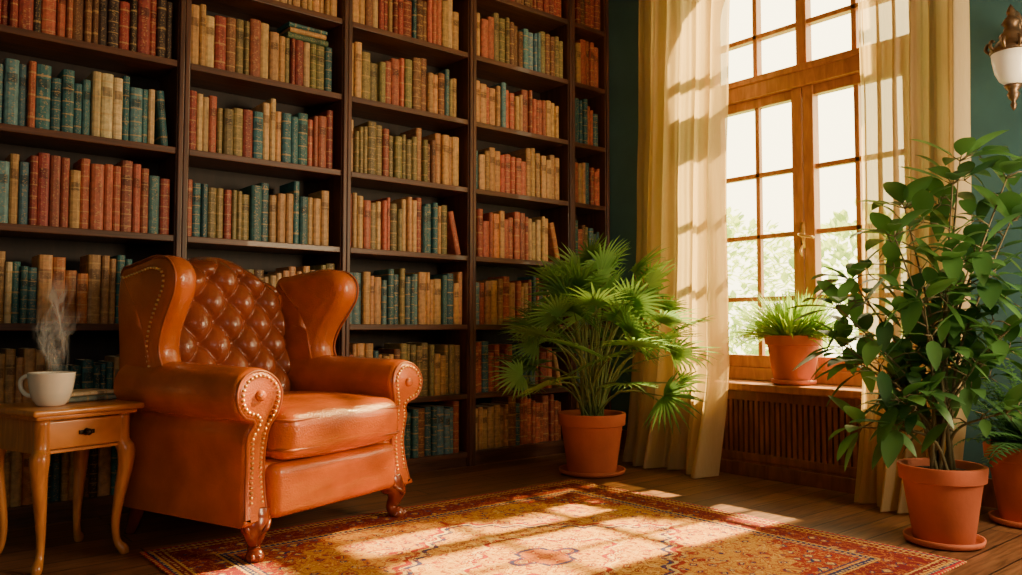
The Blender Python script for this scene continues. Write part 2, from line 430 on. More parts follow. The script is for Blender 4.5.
def wallface(x):
    wb.add([(x,Y0,0),(x,yc-hw,0),(x,yc-hw,CZ),(x,Y0,CZ)],[(0,1,2,3)])
    wb.add([(x,yc+hw,0),(x,NY,0),(x,NY,CZ),(x,yc+hw,CZ)],[(0,1,2,3)])
    wb.add([(x,yc-hw,0),(x,yc+hw,0),(x,yc+hw,zb),(x,yc-hw,zb)],[(0,1,2,3)])
    for (a,b),(c,d) in zip(arch[:-1],arch[1:]):
        wb.add([(x,a,b),(x,c,d),(x,c,CZ),(x,a,CZ)],[(0,1,2,3)])
wallface(WX); wallface(WX+T_)
outl=[(yc-hw,zb)]+arch+[(yc+hw,zb)]
for i in range(len(outl)):
    a=outl[i]; b=outl[(i+1)%len(outl)]
    wb.add([(WX,a[0],a[1]),(WX+T_,a[0],a[1]),(WX+T_,b[0],b[1]),(WX,b[0],b[1])],[(0,1,2,3)])
shell('wall_east',wb,M['teal'],label='teal plaster wall with an arched window opening',category='wall')
shell('baseboard_east',MB().box(WX-.025,WX,Y0,1.84,0,.14).box(WX-.025,WX,3.37,4.19,0,.14),M['cover'],label='dark wooden baseboard',category='baseboard')

# window
wf=MB()
def mb_(x0,x1,y0,y1,z0,z1): wf.box(x0,x1,y0,y1,z0,z1)
fx0,fx1=WX+.02,WX+.13
sx0,sx1=WX+.045,WX+.105
TZ=2.38
mb_(fx0,fx1,yc-hw,yc-hw+.06,zb,zs); mb_(fx0,fx1,yc+hw-.06,yc+hw,zb,zs)
mb_(fx0,fx1,yc-hw,yc+hw,zb,zb+.08)
mb_(fx0-.02,fx1,yc-hw+.01,yc+hw-.01,TZ,TZ+.12); mb_(fx0-.035,fx1,yc-hw+.01,yc+hw-.01,TZ+.09,TZ+.13)
def ringpt(a,k): return (yc-(hw-k)*math.cos(a),zs+(rise-k)*math.sin(a))
for i in range(NA):
    q=[ringpt(ang[i],0),ringpt(ang[i+1],0),ringpt(ang[i+1],.07),ringpt(ang[i],.07)]
    v=[(fx0,*p) for p in q]+[(fx1,*p) for p in q]
    wf.add(v,[(0,1,2,3),(7,6,5,4),(3,2,6,7),(0,4,5,1)])
for sg in (-1,1):
    ya,yb=sorted((yc+sg*.004,yc+sg*(hw-.06)))
    yin=yc+sg*.004
    mb_(sx0-.012,sx1,min(yin,yin+sg*.068),max(yin,yin+sg*.068),zb+.08,TZ)
    yo=yc+sg*(hw-.06)
    mb_(sx0,sx1,min(yo,yo-sg*.055),max(yo,yo-sg*.055),zb+.08,TZ)
    mb_(sx0,sx1,ya,yb,zb+.08,zb+.16); mb_(sx0,sx1,ya,yb,TZ-.06,TZ)
    ym=yc+sg*(.06+(hw-.06-.055))/2
    mb_(sx0+.012,sx1-.012,ym-.015,ym+.015,zb+.1,TZ-.01)
    for z in (1.88,1.48,1.08): mb_(sx0+.012,sx1-.012,ya,yb,z-.015,z+.015)
    mb_(sx0,sx1,ym-.016,ym+.016,TZ+.12,zarch(ym)-.03)
mb_(sx0-.01,sx1,yc-.035,yc+.035,TZ+.12,zarch(yc)-.03)
mb_(sx0,sx1,yc-hw+.03,yc+hw-.03,2.77,2.80)
win=mk('window_1',wf,M['frame'],smooth=False,kind='structure',label='arched wooden casement window with small panes',category='window',bevel=.004)
gl=MB(); x=WX+.075
gv=[(x,*p) for p in outl]; gl.add(gv,[tuple(range(len(gv)))])
mk('window_glass',gl,M['glass'],parent=win,smooth=False,recalc=False)
hb=MB()
hb.box(WX+.018,WX+.03,yc-.014,yc+.014,1.38,1.54)
hb.add(*tube([(WX+.025,yc,1.46),(WX-.02,yc,1.46),(WX-.03,yc-.012,1.46),(WX-.03,yc-.03,1.45),(WX-.028,yc-.10,1.435)],[.009,.009,.01,.009,.007],8,sm=3))
hb.add(*tube([(WX+.015,yc,1.40),(WX-.002,yc,1.36),(WX+.012,yc,1.33)],[.006,.008,.004],8,sm=3))
mk('window_handle',hb,M['brass'],parent=win,label='brass window handle')
mk('trim_1',MB().box(4.17,WX+.04,1.82,3.40,.515,.56),M['frame'],smooth=False,kind='structure',label='wooden window sill',category='window sill',bevel=.008)
rc=empty('radiator_cover',(4.22,2.61,0),0,'dark slatted wooden radiator cover below the window','radiator cover')
b=MB().box(.005,.22,-.76,.76,0,.095).box(0,.03,-.76,-.70,.095,.515).box(0,.03,.70,.76,.095,.515).box(0,.03,-.70,.70,.455,.515).box(0,.03,-.70,.70,.095,.14).box(.03,.22,-.76,-.74,.09,.51).box(.03,.22,.74,.76,.09,.51).box(.03,.04,-.74,.74,.09,.51)
mk('cover_frame',b,M['cover'],parent=rc,smooth=False,bevel=.004)
b=MB(); k=-.69
while k<.69:
    b.box(.010,.031,k,k+.024,.14,.455); k+=.036
mk('slats',b,M['cover'],parent=rc,smooth=False)
mk('base_moulding',MB().box(-.015,.005,-.77,.77,0,.08),M['cover'],parent=rc,smooth=False,bevel=.004)

# ------------------------------------------------------------ bookcases
bays=[(.365,1.29),(1.29,2.22),(2.22,3.14),(3.14,4.05),(4.05,4.44)]
SH=[.075,.45,.9,1.35,1.8,2.25,2.7,3.15]
FY=4.2; BY=4.52; PT=.032
for bi,(a,b_) in enumerate(bays):
    e=empty('bookcase',((a+b_)/2,FY,0),0,'tall dark walnut bookcase bay filled with old books' if bi<4 else 'narrow dark walnut bookcase bay in the corner','bookcase','built-in bookcase bays'); hw_=(b_-a)/2-.0005
    for sg in (-1,1):
        x0,x1=sorted((sg*hw_,sg*(hw_-PT)))
        mk('side_panel',MB().box(x0,x1,0,BY-FY,0,3.66),M['case_v'],parent=e,smooth=False,bevel=.003)
        mk('face_moulding',MB().box(x0 if sg<0 else x0+.006,x1-.006 if sg<0 else x1,-.016,0,0,3.66),M['case_v'],parent=e,smooth=False,bevel=.005)
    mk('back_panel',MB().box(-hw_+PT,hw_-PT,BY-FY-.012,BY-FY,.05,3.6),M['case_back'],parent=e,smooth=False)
    mk('plinth',MB().box(-hw_+PT,hw_-PT,.01,.04,0,.06),M['case_h'],parent=e,smooth=False)
    for z in SH+[3.6]:
        mk('shelf',MB().box(-hw_+PT,hw_-PT,.0,BY-FY-.012,z-.017,z+.017),M['case_h'],parent=e,smooth=False,bevel=.004)
pal={'r':(.24,.038,.028),'R':(.36,.088,.05),'t':(.44,.24,.095),'T':(.50,.32,.15),'c':(.56,.43,.24),'b':(.03,.12,.14),'B':(.08,.19,.22),'g':(.055,.11,.06),'o':(.20,.16,.06),'n':(.17,.07,.03),'O':(.42,.145,.042),'k':(.045,.025,.02)}
mixes={0:['ttTnbOk','ttotcbBB','ttOcbntb','rbBBbRtb','bBRrbBcb','rrnRrktr','rrbnRtn','rrn'],
       1:['ttTnbOk','tTcOtbnR','TtRtonOb','oRbtrcto','RoTrrRtb','TtonRtobr','nRtTobr','rrn'],
       2:['tRbTBnR','tbRBTRno','ttoBBBbR','tRTtbRto','tTotRbno','nRtTtoBR','tRrnTtb','rrn'],
       3:['RtbTOnR','tRRoTrRb','RtRbTBRr','TRtORtnT','RTtbRRbt','RRtTnRtB','RRtoTBn','rrn'],
       4:['bBRtnrb','RtBRtOrn','BbRtORrn','nRtbBRTo','rRtBnbRO','BbRtORrn','Rtonrb','rrn']}
def book(w,h,d,col,seed):
    pr=[(-w/2,d),(-w/2,.008),(-w*.42,.002),(-w*.2,-.003),(w*.2,-.003),(w*.42,.002),(w/2,.008),(w/2,d)]
    t=.003; pi_=[(-w/2+t,d-.003),(-w/2+t,.012),(-w*.36,.007),(-w*.15,.004),(w*.15,.004),(w*.36,.007),(w/2-t,.012),(w/2-t,d-.003)]
    n=8; v=[];
    for z in (0,h):
        v+=[(x,y,z) for x,y in pr]
    v+=[(x,y,h) for x,y in pi_]; v+=[(x,y,h-.006) for x,y in pi_]
    f=[tuple(range(n-1,-1,-1))]; m=[0]
    for r_ in (0,1,2):
        for k in range(n):
            f.append((r_*n+k,r_*n+(k+1)%n,(r_+1)*n+(k+1)%n,(r_+1)*n+k)); m.append(0 if (r_<2 and not(r_==0 and k==7)) else 1)
    f.append(tuple(3*n+k for k in range(n))); m.append(1)
    a=[(*col,1.0)]*len(v); bb=[((p[0]/w+.5),p[2]/h,seed) for p in v]
    return v,f,m,a,bb
books=[]
for bi,(a,b_) in enumerate(bays):
    for si,z in enumerate(SH):
        x=a+PT+.004; end=b_-PT-.006; mix=mixes[bi][si]
        zt=z+.017+.0005
        gap=U(.0,.14) if R()<.35 else 0
        if bi==1 and si==5: gap=0
        runc=None
        while True:
            w=U(.026,.052) if R()<.82 else U(.05,.064)
            if x+w>end-gap: break
            if runc is None or R()<.6: runc=random.choice(mix); rh=U(.25,.34)
            h=min(.365,max(.2,rh+U(-.018,.018))); d=U(.17,.22)
            if bi==1 and si==5 and x>1.78: h=.268
            j=U(.75,1.28); col=tuple(min(1,c*j*U(.92,1.08)) for c in pal[runc])
            books.append([x+w/2,FY+U(.02,.045),zt,w,h,d,col,0.0,bi,si]); x+=w+.0012
        if gap>.075:
            h=U(.25,.31); w=U(.03,.045); lean=math.asin(min(.6,(gap-w-.02)/h)) if gap>w+.03 else 0
            if lean>.05:
                col=pal[random.choice(mix)]
                s,c=math.sin(lean),math.cos(lean)
                X=x+h*s+w/2*c+.003
                if X+w/2*c<end-.003:
                    books.append([X,FY+.03,zt+w/2*s,w,h,.18,col,-lean,bi,si])
def vis(bk):
    px,py,d=proj(bk[0],bk[1],bk[2]+bk[4]/2)
    s=bk[4]*bk[3]/d/d
    if px<-5 or py<-25: s*=.01
    if 118<px<345 and 262<py: s*=.01
    if px<150 and py>380: s*=.2
    if 520<px<690 and py>250: s*=.2
    return -s
books.sort(key=vis)
rest=MB()
names={'r':'dark red','R':'brick red','t':'tan','T':'light tan','c':'cream','b':'dark teal','B':'slate blue','g':'dark green','o':'olive','n':'brown','O':'rust orange','k':'near-black'}
def colname(c):
    return names[min(pal,key=lambda k:sum((a-b)**2 for a,b in zip(pal[k],c)))]
for i,bk in enumerate(books):
    x,y,z,w,h,d,col,lean,bi,si=bk
    v,f,m,a,bb=book(w,h,d,col,R())
    if i<290:
        mk('book',MB().add(v,f,m,a=a,b=bb),[M['book'],M['pages']],smooth=False,loc=(x,y,z),rot=(0,lean,0),recalc=False,
           label='%s hardback book standing in a row on a walnut shelf'%colname(col) if not lean else '%s hardback book leaning on its neighbour on a shelf'%colname(col),category='book',group='old hardback books on the bookcase shelves')
    else:
        rest.add(v,f,m,T=Matrix.Translation((x,y,z))@Matrix.Rotation(lean,4,'Y'),a=a,b=bb)
mk('shelved_books',rest,[M['book'],M['pages']],smooth=False,recalc=False,kind='stuff',label='rows of old hardback books on the farther shelves',category='books',group='old hardback books on the bookcase shelves')
zz=2.25+.0175+.268+.001
for (w,h,d,c,rz) in ((.035,.25,.18,pal['g'],.05),(.03,.22,.17,pal['t'],-.06),(.024,.24,.16,pal['b'],.1)):
    v,f,m,a,bb=book(w,h,d,c,R())
    T=Matrix.Rotation(pi/2,4,'Y')
    v2=[tuple(T@Vector(p)) for p in v]; v2=[(p[0]-h/2,p[1],p[2]+w/2) for p in v2]
    mk('book',MB().add(v2,f,m,a=a,b=bb),[M['book'],M['pages']],smooth=False,recalc=False,loc=(1.985,FY+.025,zz),rot=(0,0,rz*.3),label='hardback book lying flat on top of a row of books',category='book',group='flat pile of books on top of a row')
    zz+=w+.0008

# ------------------------------------------------------------ rug
rg=MB(); rg.add(*rbox(0,0,.0035,RHX,RHY,.0034,.003,n=2))
mk('rug',rg,M['rug'],loc=(2.12,2.355,0),merge=1e-5,label='red and gold patterned oriental rug on the plank floor',category='rug')

# ------------------------------------------------------------ armchair
ch=empty('wingback_armchair',(1.500,3.54,.0078),math.radians(19),'orange-brown tufted leather wingback armchair with brass nailheads','armchair')
ch.scale=(1.145,1.08,1.01)
mk('seat_frame',MB().add(*rbox(0,0,.25,.40,.36,.115,.03)),M['leather'],parent=ch,merge=1e-5)
mk('front_rail',MB().add(*rbox(0,-.365,.245,.325,.045,.105,.035,(0,.012,0))),M['leather'],parent=ch,merge=1e-5)
cu=MB().add(*rbox(0,-.12,.462,.315,.322,.092,.055,(.005,.025,.035),n=14))
cuo=mk('seat_cushion',cu,M['leather'],parent=ch,merge=1e-5,label='plump orange leather seat cushion')
def rrect(hx,hy,r,z,cy,n=5):
    p=[]
    for sx,sy,a0 in ((1,-1,-pi/2),(1,1,0),(-1,1,pi/2),(-1,-1,pi)):
        for k in range(n+1):
            a=a0+pi/2*k/n; p.append((sx*(hx-r)+r*math.cos(a),cy+sy*(hy-r)+r*math.sin(a),z))
    return p
pp=MB(); 
for z in (.520,.404): pp.add(*tube(rrect(.310,.324,.04,z,-.123),.0068,8,closed=True))
mk('cushion_piping',pp,M['piping'],parent=cuo)
def arm_outline(s):
    c=(.39,.622); r=.106
    pts=[(.325,.135),(.325,.25),(.325,.38),(.320,.49),(.300,.545)]
    for k in range(0,13):
        a=math.radians(190-k*(270/12)); pts.append((c[0]+r*math.cos(a),c[1]+r*math.sin(a)))
    pts+=[(.427,.465),(.42,.36),(.428,.25),(.442,.135)]
    sm=[tuple(p) for p in cat([Vector((*p,0)) for p in pts],4)]
    return [(s*p[0],p[1]) for p in sm]
def nails(path,spacing,r,n=6):
    mbb=MB(); acc=0; P=[Vector(p) for p in path]
    pos=[P[0]]; 
    for a,b2 in zip(P[:-1],P[1:]):
        L=(b2-a).length; 
        while acc+L>=spacing:
            t=(spacing-acc)/L; a=a+(b2-a)*t; pos.append(a.copy()); L=(b2-a).length; acc=0
            if L<1e-9: break
        acc+=L
    for p in pos:
        v=[];f=[]
        for j in range(1,4):
            th=pi*j/4
            for k in range(n): v.append(p+Vector((math.sin(th)*math.cos(2*pi*k/n),math.sin(th)*math.sin(2*pi*k/n),math.cos(th)))*r)
        for j in range(2):
            for k in range(n): f.append((j*n+k,j*n+(k+1)%n,(j+1)*n+(k+1)%n,(j+1)*n+k))
        f.append(tuple(range(n))); f.append(tuple(2*n+k for k in range(n)))
        mbb.add(v,f)
    return mbb
def armfront(z): return -.012*math.sin(max(0,min(1,(z-.5)/.22))*pi)+.03*math.sin(max(0,min(1,(z-.13)/.42))*pi)
for s in (-1,1):
    o=arm_outline(s)
    yc_=-.045; half=.355
    def mp_(p,q,h):
        y=yc_+h
        if h<0: y+=armfront(q)*(-h/half)
        k=(h+half)/(2*half)
        return (p, y, q+.02*k*max(0,(q-.4)/.3))
    ar=mk('arm',MB().add(*pillow(o,half,.028,mp_)),M['leather'],parent=ch,angle=1.2)
    inn=inset(o,.012); path=[mp_(p[0],p[1],-half+.006) for p in inn]
    mk('piping',MB().add(*tube([(x,y+.0,z) for x,y,z in path],.006,6)),M['piping'],parent=ar)
    inn=inset(o,.030); path=[mp_(p[0],p[1],-half-.001) for p in inn][3:-3]
    nb=nails(path,.0185,.0074)
    nn_=mk('nailhead_trim',nb,M['brass'],parent=ar); nn_['kind']='stuff'
    v,f=lathe([(.0001,.010),(.012,.009),(.02,.004),(.022,-.006)],16)
    mk('scroll_button',MB().add([(x+s*.392,yc_-half+armfront(.62)-.002-z,.624+y) for x,y,z in v],f),M['leather'],parent=ar)
wo=[(.36,.60),(.20,.60),(.09,.62),(.06,.70),(.085,.78),(.065,.86),(.01,.95),(-.035,1.03),(-.035,1.11),(.02,1.165),(.11,1.18),(.21,1.165),(.30,1.15),(.37,1.13),(.40,1.0),(.385,.8)]
wo=[tuple(p) for p in cat([Vector((*p,0)) for p in wo],4,True)]
for s in (-1,1):
    def mw(p,q,h,s=s):
        fl=(.36-p)*.11*(.45+.55*min(1,max(0,(q-.65)/.3)))
        return (s*(.380+fl+h), p, q)
    wg=mk('wing',MB().add(*pillow(wo,.062,.054,mw,nr=7,dome=.012)),M['leather'],parent=ch)
    inn=inset(wo,.056)
    path=[mw(p[0],p[1],.064) for p in inn]
    n=len(path)
    path=path[6:n-10]
    nb=nails(path,.021,.0068); q=mk('nailhead_trim',nb,M['brass'],parent=wg); q['kind']='stuff'
    mk('piping',MB().add(*tube([mw(p[0],p[1],.044) for p in inset(wo,.006)][6:n-10],.005,6)),M['piping'],parent=wg)
bw=.335; pu=.158; pv=.205; Z0=.60
def ztop(u): return 1.165+.06*math.cos(u*pi*.95)
def by(z): return .205+.15*((z-.45)/.75)
v=[];f=[]; NU,NV=110,140
for j in range(NV+1):
    vv=j/NV
    for i in range(NU+1):
        u=-1+2*i/NU; x=u*bw
        z=.45+(ztop(u)-.45)*vv
        eu=max(0,(abs(u)-.84)/.16); ev=max(0,(vv-.90)/.10)
        edge=(1-math.sqrt(max(0,1-min(1,eu)**2)))*.05+(1-math.sqrt(max(0,1-min(1,ev)**2)))*.085
        fade=max(0,1-eu)*max(0,1-ev)**.7
        a=x/pu+(z-Z0)/pv; b2=x/pu-(z-Z0)/pv
        sa=abs(math.sin(pi*a)); sb=abs(math.sin(pi*b2))
        g=(sa*sb)**.5
        ra=a-round(a); rb=b2-round(b2)
        dim=math.exp(-(ra*ra+rb*rb)/.035)*.022
        y=by(z)-.035*(1-u*u)-.050*g*fade+dim*fade+edge
        v.append((x,y,z))
for j in range(NV):
    for i in range(NU):
        k=j*(NU+1)+i; f.append((k,k+1,k+NU+2,k+NU+1))
o2=len(v)
ring=[i for i in range(NU+1)]+[(j+1)*(NU+1)-1 for j in range(1,NV+1)]+[NV*(NU+1)+i for i in range(NU-1,-1,-1)]+[j*(NU+1) for j in range(NV-1,0,-1)]
for k in ring:
    x,y,z=v[k]; v.append((x*.98,by(z)+.11,z if z>.5 else .45))
n=len(ring)
for k in range(n): f.append((ring[k],ring[(k+1)%n],o2+(k+1)%n,o2+k))
f.append(tuple(o2+k for k in range(n)))
back=mk('tufted_back',MB().add(v,f),M['leather_back'],parent=ch,label='deep-buttoned brown leather backrest, darkened in colour for shade')
bv,bf=lathe([(.0001,.008),(.009,.0065),(.0145,.0),(.013,-.008)],12)
for ia in range(-12,13):
    for ib in range(-12,13):
        x=(ia+ib)/2*pu; z=Z0+(ia-ib)/2*pv
        u=x/bw
        if abs(u)<.9 and .56<z<ztop(u)-.075:
            y=by(z)-.035*(1-u*u)+.017
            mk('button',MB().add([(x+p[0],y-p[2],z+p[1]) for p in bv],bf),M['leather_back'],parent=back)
mk('outer_back',MB().add(*rbox(0,.345,.60,.405,.035,.46,.03)),M['leather'],parent=ch,merge=1e-5)
for sx in (-1,1):
    def q(a,b2,z): return (sx*(.352+a),-.335-b2,z)
    lg=MB().add(*tube([q(0,0,.18),q(.006,.012,.145),q(.016,.026,.115),q(.014,.024,.08),q(.006,.012,.05),q(.008,.018,.028),q(.018,.034,.014),q(.018,.034,.0)],[.058,.056,.046,.032,.023,.026,.034,.03],14,sm=4))
    lg.add(*tube([q(-.03,.05,.15),q(0,.07,.125),q(.02,.062,.10)],[.006,.011,.005],8,sm=3))
    lg.add(*tube([q(.04,.02,.15),q(.055,.035,.125),q(.045,.045,.10)],[.006,.011,.005],8,sm=3))
    for t in (-.8,0,.8):
        lg.add(*tube([q(.012+.012*t,.03,.03),q(.022+.024*t,.055-.01*abs(t),.02),q(.024+.028*t,.068-.012*abs(t),.0085)],[.009,.011,.007],8,sm=3))
    mk('leg',lg,M['mahogany'],parent=ch,label='carved mahogany cabriole leg')
    mk('leg',MB().add(*tube([(sx*.35,.33,.16),(sx*.352,.345,.10),(sx*.355,.365,.04),(sx*.358,.385,-.0073)],[.034,.03,.024,.02],12,sm=3)),M['mahogany'],parent=ch)

# ------------------------------------------------------------ side table
tb=empty('side_table',(.665,3.585,0),math.radians(17),'small honey oak side table with one drawer and curved legs','side table')
TH=.597
v,f=rbox(0,0,TH-.012,.215,.215,.012,.010,n=2)
tt=MB().add(v,f).add(*rbox(0,0,TH-.03,.195,.195,.010,.008,n=2))
mk('table_top',tt,M['oak'],parent=tb,merge=1e-5)
ap=MB().box(-.17,.17,-.168,-.150,.555,.560).box(-.17,.17,-.168,-.155,.430,.442).box(-.17,-.158,-.168,-.155,.44,.56).box(.158,.17,-.168,-.155,.44,.56).box(-.17,-.155,-.155,.17,.43,.56).box(.155,.17,-.155,.17,.43,.56).box(-.155,.155,.155,.17,.43,.56).box(-.155,.155,-.15,-.14,.43,.56)
mk('apron',ap,M['oak'],parent=tb,smooth=False,bevel=.003)
dr=mk('drawer',MB().add(*rbox(0,-.165,.498,.152,.010,.052,.006,n=2)),M['oak'],parent=tb,merge=1e-5,label='drawer front with a raised edge')
kv,kf=lathe([(.0001,.026),(.009,.024),(.013,.018),(.010,.010),(.006,.006),(.012,.002),(.014,.0)],16)
mk('knob',MB().add([(p[0],-.175-p[2],.50+p[1]) for p in kv],kf),M['dark_iron'],parent=dr,label='dark iron drawer knob')
mk('pull_plate',MB().add(*rbox(0,-.177,.50,.03,.003,.008,.002,n=2)),M['dark_iron'],parent=dr,merge=1e-5)
for sx in (-1,1):
    for sy in (-1,1):
        def q(a,z): return (sx*(.155+a),sy*(.155+a),z)
        mk('leg',MB().add(*tube([q(0,.56),q(0,.45),q(.012,.41),q(.010,.34),q(-.004,.22),q(-.012,.12),q(-.006,.05),q(.010,.02),q(.014,.0)],[.027,.029,.034,.028,.021,.0155,.0145,.020,.016],12,sm=4)),M['oak_leg'],parent=tb)
mug=empty('coffee_mug',(.61,3.515,TH+.0005),math.radians(140.4),'cream china mug of steaming coffee on the side table','mug')
mug.scale=(1.06,1.06,1.10)
prof=[(.040,.0),(.046,.003),(.052,.010),(.062,.026),(.069,.05),(.074,.08),(.0775,.112),(.0785,.116),(.076,.117),(.073,.112),(.069,.08),(.062,.05),(.05,.028),(.0001,.02)]
v,f=lathe(prof,40); f=f[:-1]
body=mk('mug_body',MB().add(v,f),M['china'],parent=mug)
mk('handle',MB().add(*tube([(.066,0,.095),(.092,0,.103),(.112,0,.088),(.110,0,.06),(.09,0,.038),(.060,0,.034)],[.009,.008,.008,.008,.008,.009],10,sm=4)),M['china'],parent=mug)
mk('coffee',MB().add(*lathe([(.0001,.094),(.0705,.095),(.0705,.0955),(.0001,.0955)],32)),M['coffee'],parent=mug)
st=MB()
for ri in range(6):
    rot=[.2,1.3,2.3,2.9,.8,1.8][ri]; ph=U(0,6); NV=28;NU=8; v=[];f=[];bb=[]
    hh=[.30,.26,.38,.24,.42,.28][ri]
    for j in range(NV+1):
        t=j/NV; wdt=.03+.07*t
        cx=.022*math.sin(4*t+ph)+.03*t*math.sin(ri*2); cy=.022*math.cos(3.4*t+ph)
        a=rot+1.2*math.sin(2.5*t+ph)
        for i in range(NU+1):
            s_=(i/NU-.5)*2*wdt
            v.append((cx+s_*math.cos(a),cy+s_*math.sin(a)+.012*math.sin(s_*60+5*t),t*hh)); bb.append((i/NU,t,ri*3.7))
    for j in range(NV):
        for i in range(NU): k=j*(NU+1)+i; f.append((k,k+1,k+NU+2,k+NU+1))
    st.add(v,f,b=bb)
mk('steam',st,M['steam'],loc=(.62,3.51,TH+.11),recalc=False,kind='stuff',label='thin white steam rising from the coffee mug',category='steam')
zt=TH+.0005
for (w,h,d,c,rz,dx,dy) in ((.022,.24,.16,(.16,.22,.2),0,0,0),(.018,.22,.15,(.66,.54,.34),.10,.003,.003)):
    v,f,m,a,bb=book(w,h,d,c,R()); T=Matrix.Rotation(pi/2,4,'Y')
    v2=[tuple(T@Vector(p)) for p in v]; v2=[(p[0]-h/2,p[1]-d/2,p[2]+w/2) for p in v2]
    mk('book',MB().add(v2,f,m,a=a,b=bb),[M['book'],M['pages']],smooth=False,recalc=False,loc=(.735+dx,3.69+dy,zt),rot=(0,0,math.radians(17)+rz),label='closed book lying flat on the side table beside the mug',category='book',group='books on the side table')
    zt+=w+.0005

# ------------------------------------------------------------ curtains
def curtain(label,yt0,yt1,yb0,yb1,x,z0,z1,folds,amp,seed,wav=0):
    NU,NV=170,60; v=[];f=[]
    for j in range(NV+1):
        t=j/NV; z=z0+(z1-z0)*t
        b=(1-t)
        k=b**2.2
        a0=yt0+(yb0-yt0)*k; a1=yt1+(yb1-yt1)*k
        a0+=wav*math.sin(t*pi)**2; 
        for i in range(NU+1):
            u=i/NU
            ph=2*pi*folds*u+seed+.5*math.sin(3*b+u*4+seed)+1.1*b*math.sin(u*5+seed)
            A=amp*(.7+.5*b)*(1+.35*math.sin(u*9+seed))
            dx=A*math.sin(ph)+.25*A*math.sin(2.3*ph+1)+.10*A*math.sin(5.1*ph+3*b)+.012*noise.noise(Vector((u*5,z*2.2,seed)))
            flare=.13*max(0,(.20-t)/.20)**1.5
            hem=.05*max(0,(.05-t)/.05)*math.sin(u*23+seed)*.4
            y=a0+(a1-a0)*u+.25*A*math.cos(ph)
            v.append((x+dx-flare*(.6+.4*math.sin(u*11+seed))-.02+hem,y,z))
    for j in range(NV):
        for i in range(NU): k=j*(NU+1)+i; f.append((k,k+1,k+NU+2,k+NU+1))
    return mk('curtain',MB().add(v,f),M['curtain'],recalc=False,label=label,category='curtain',group='window curtains')
curtain('translucent cream linen curtain hanging beside the fan palm',2.85,3.54,2.93,3.66,4.10,.01,3.47,6,.05,.6,.04)
curtain('translucent cream linen curtain hanging behind the leafy plant',1.51,2.04,1.60,2.07,4.09,.01,3.47,6,.045,2.2,0)
rod=MB().add(*tube([(4.09,1.2,3.49),(4.09,3.95,3.49)],.016,12))
for y in (1.2,3.95): rod.add(*rbox(4.09,y,3.49,.03,.03,.03,.029,n=2))
for y in (1.3,3.85): rod.add(*tube([(4.09,y,3.49),(4.30,y,3.47),(WX-.002,y,3.44)],[.008,.01,.02],8,sm=3))
mk('curtain_rod',rod,M['bronze'],label='dark bronze curtain rod above the window',category='curtain rod')

# ------------------------------------------------------------ plants
def leaf(mbb,base,d,up,L,W,droop=.3,fold=.25,n=6,shape='ell',tone=.5):
    d=Vector(d).normalized(); up=Vector(up)
    side=d.cross(up)
    if side.length<1e-4: side=d.cross(Vector((1,0,0)))
    side.normalize(); upn=side.cross(d).normalized()
    v=[];f=[];a=[]
    for i in range(n+1):
        t=i/n
        if shape=='ell': w=W*.5*math.sin(pi*min(1,t**.8*.98+.02))**.8*(1.0 if t<1 else 0)
        elif shape=='blade': w=W*.5*(min(1,t*5+.3))*(1-t**2.5)
        c=Vector(base)+d*(L*t)*(1-.15*droop*t)-Vector((0,0,1))*droop*L*t*t*.6
        for sgn in (-1,0,1):
            v.append(c+side*w*sgn+upn*(fold*w*abs(sgn))); a.append(float(min(1,max(0,tone+(.12 if sgn==0 else -.02)))))
    for i in range(n):
        k=i*3; f.append((k,k+1,k+4,k+3)); f.append((k+1,k+2,k+5,k+4))
    mbb.add(v,f,a=a)
def clampv(mbb,x1=None,y1=None,y0=None,x0=None):
    def c(p,lim,up=True):
        if lim is None: return p
        return lim+(p-lim)*.06 if ((p>lim) if up else (p<lim)) else p
    mbb.v=[(c(c(p[0],x1),x0,False),c(c(p[1],y1),y0,False),p[2]) for p in mbb.v]
def pot(name,loc,rt,rb,h,label,cat_,saucer=True,rs=None):
    e=empty(name,loc,0,label,cat_)
    rs=rs or rb*1.35
    mk('saucer',MB().add(*lathe([(.0001,.0),(rs*.85,.0),(rs,.008),(rs*1.03,.03),(rs*.97,.03),(rs*.93,.014),(.0001,.012)],40)),M['terra'],parent=e); sz=.0125
    rim=h*.2
    prof=[(.0001,sz),(rb*.95,sz),(rb,sz+.006),(rb+(rt-rb)*.93*.78,h-rim),(rt*.93,h-rim),(rt*1.0,h-rim+.004),(rt*1.03,h-.008),(rt*1.02,h),(rt*.93,h),(rt*.90,h-.01),(rt*.86,h-.05),(.0001,h-.05)]
    mk('pot',MB().add(*lathe(prof,48)),M['terra'],parent=e,angle=.7)
    v,f=lathe([(.0001,h-.028),(rt*.5,h-.026),(rt*.88,h-.032),(rt*.87,h-.045),(.0001,h-.045)],32)
    mk('soil',MB().add(v,f),M['soil'],parent=e)
    return e
PX,PY=3.57,3.53
pl=pot('potted_fan_palm',(PX,PY,0),.205,.15,.37,'bushy green fan palm in a terracotta pot by the bookcase','potted plant',rs=.2)
fo=MB(); sm_=MB()
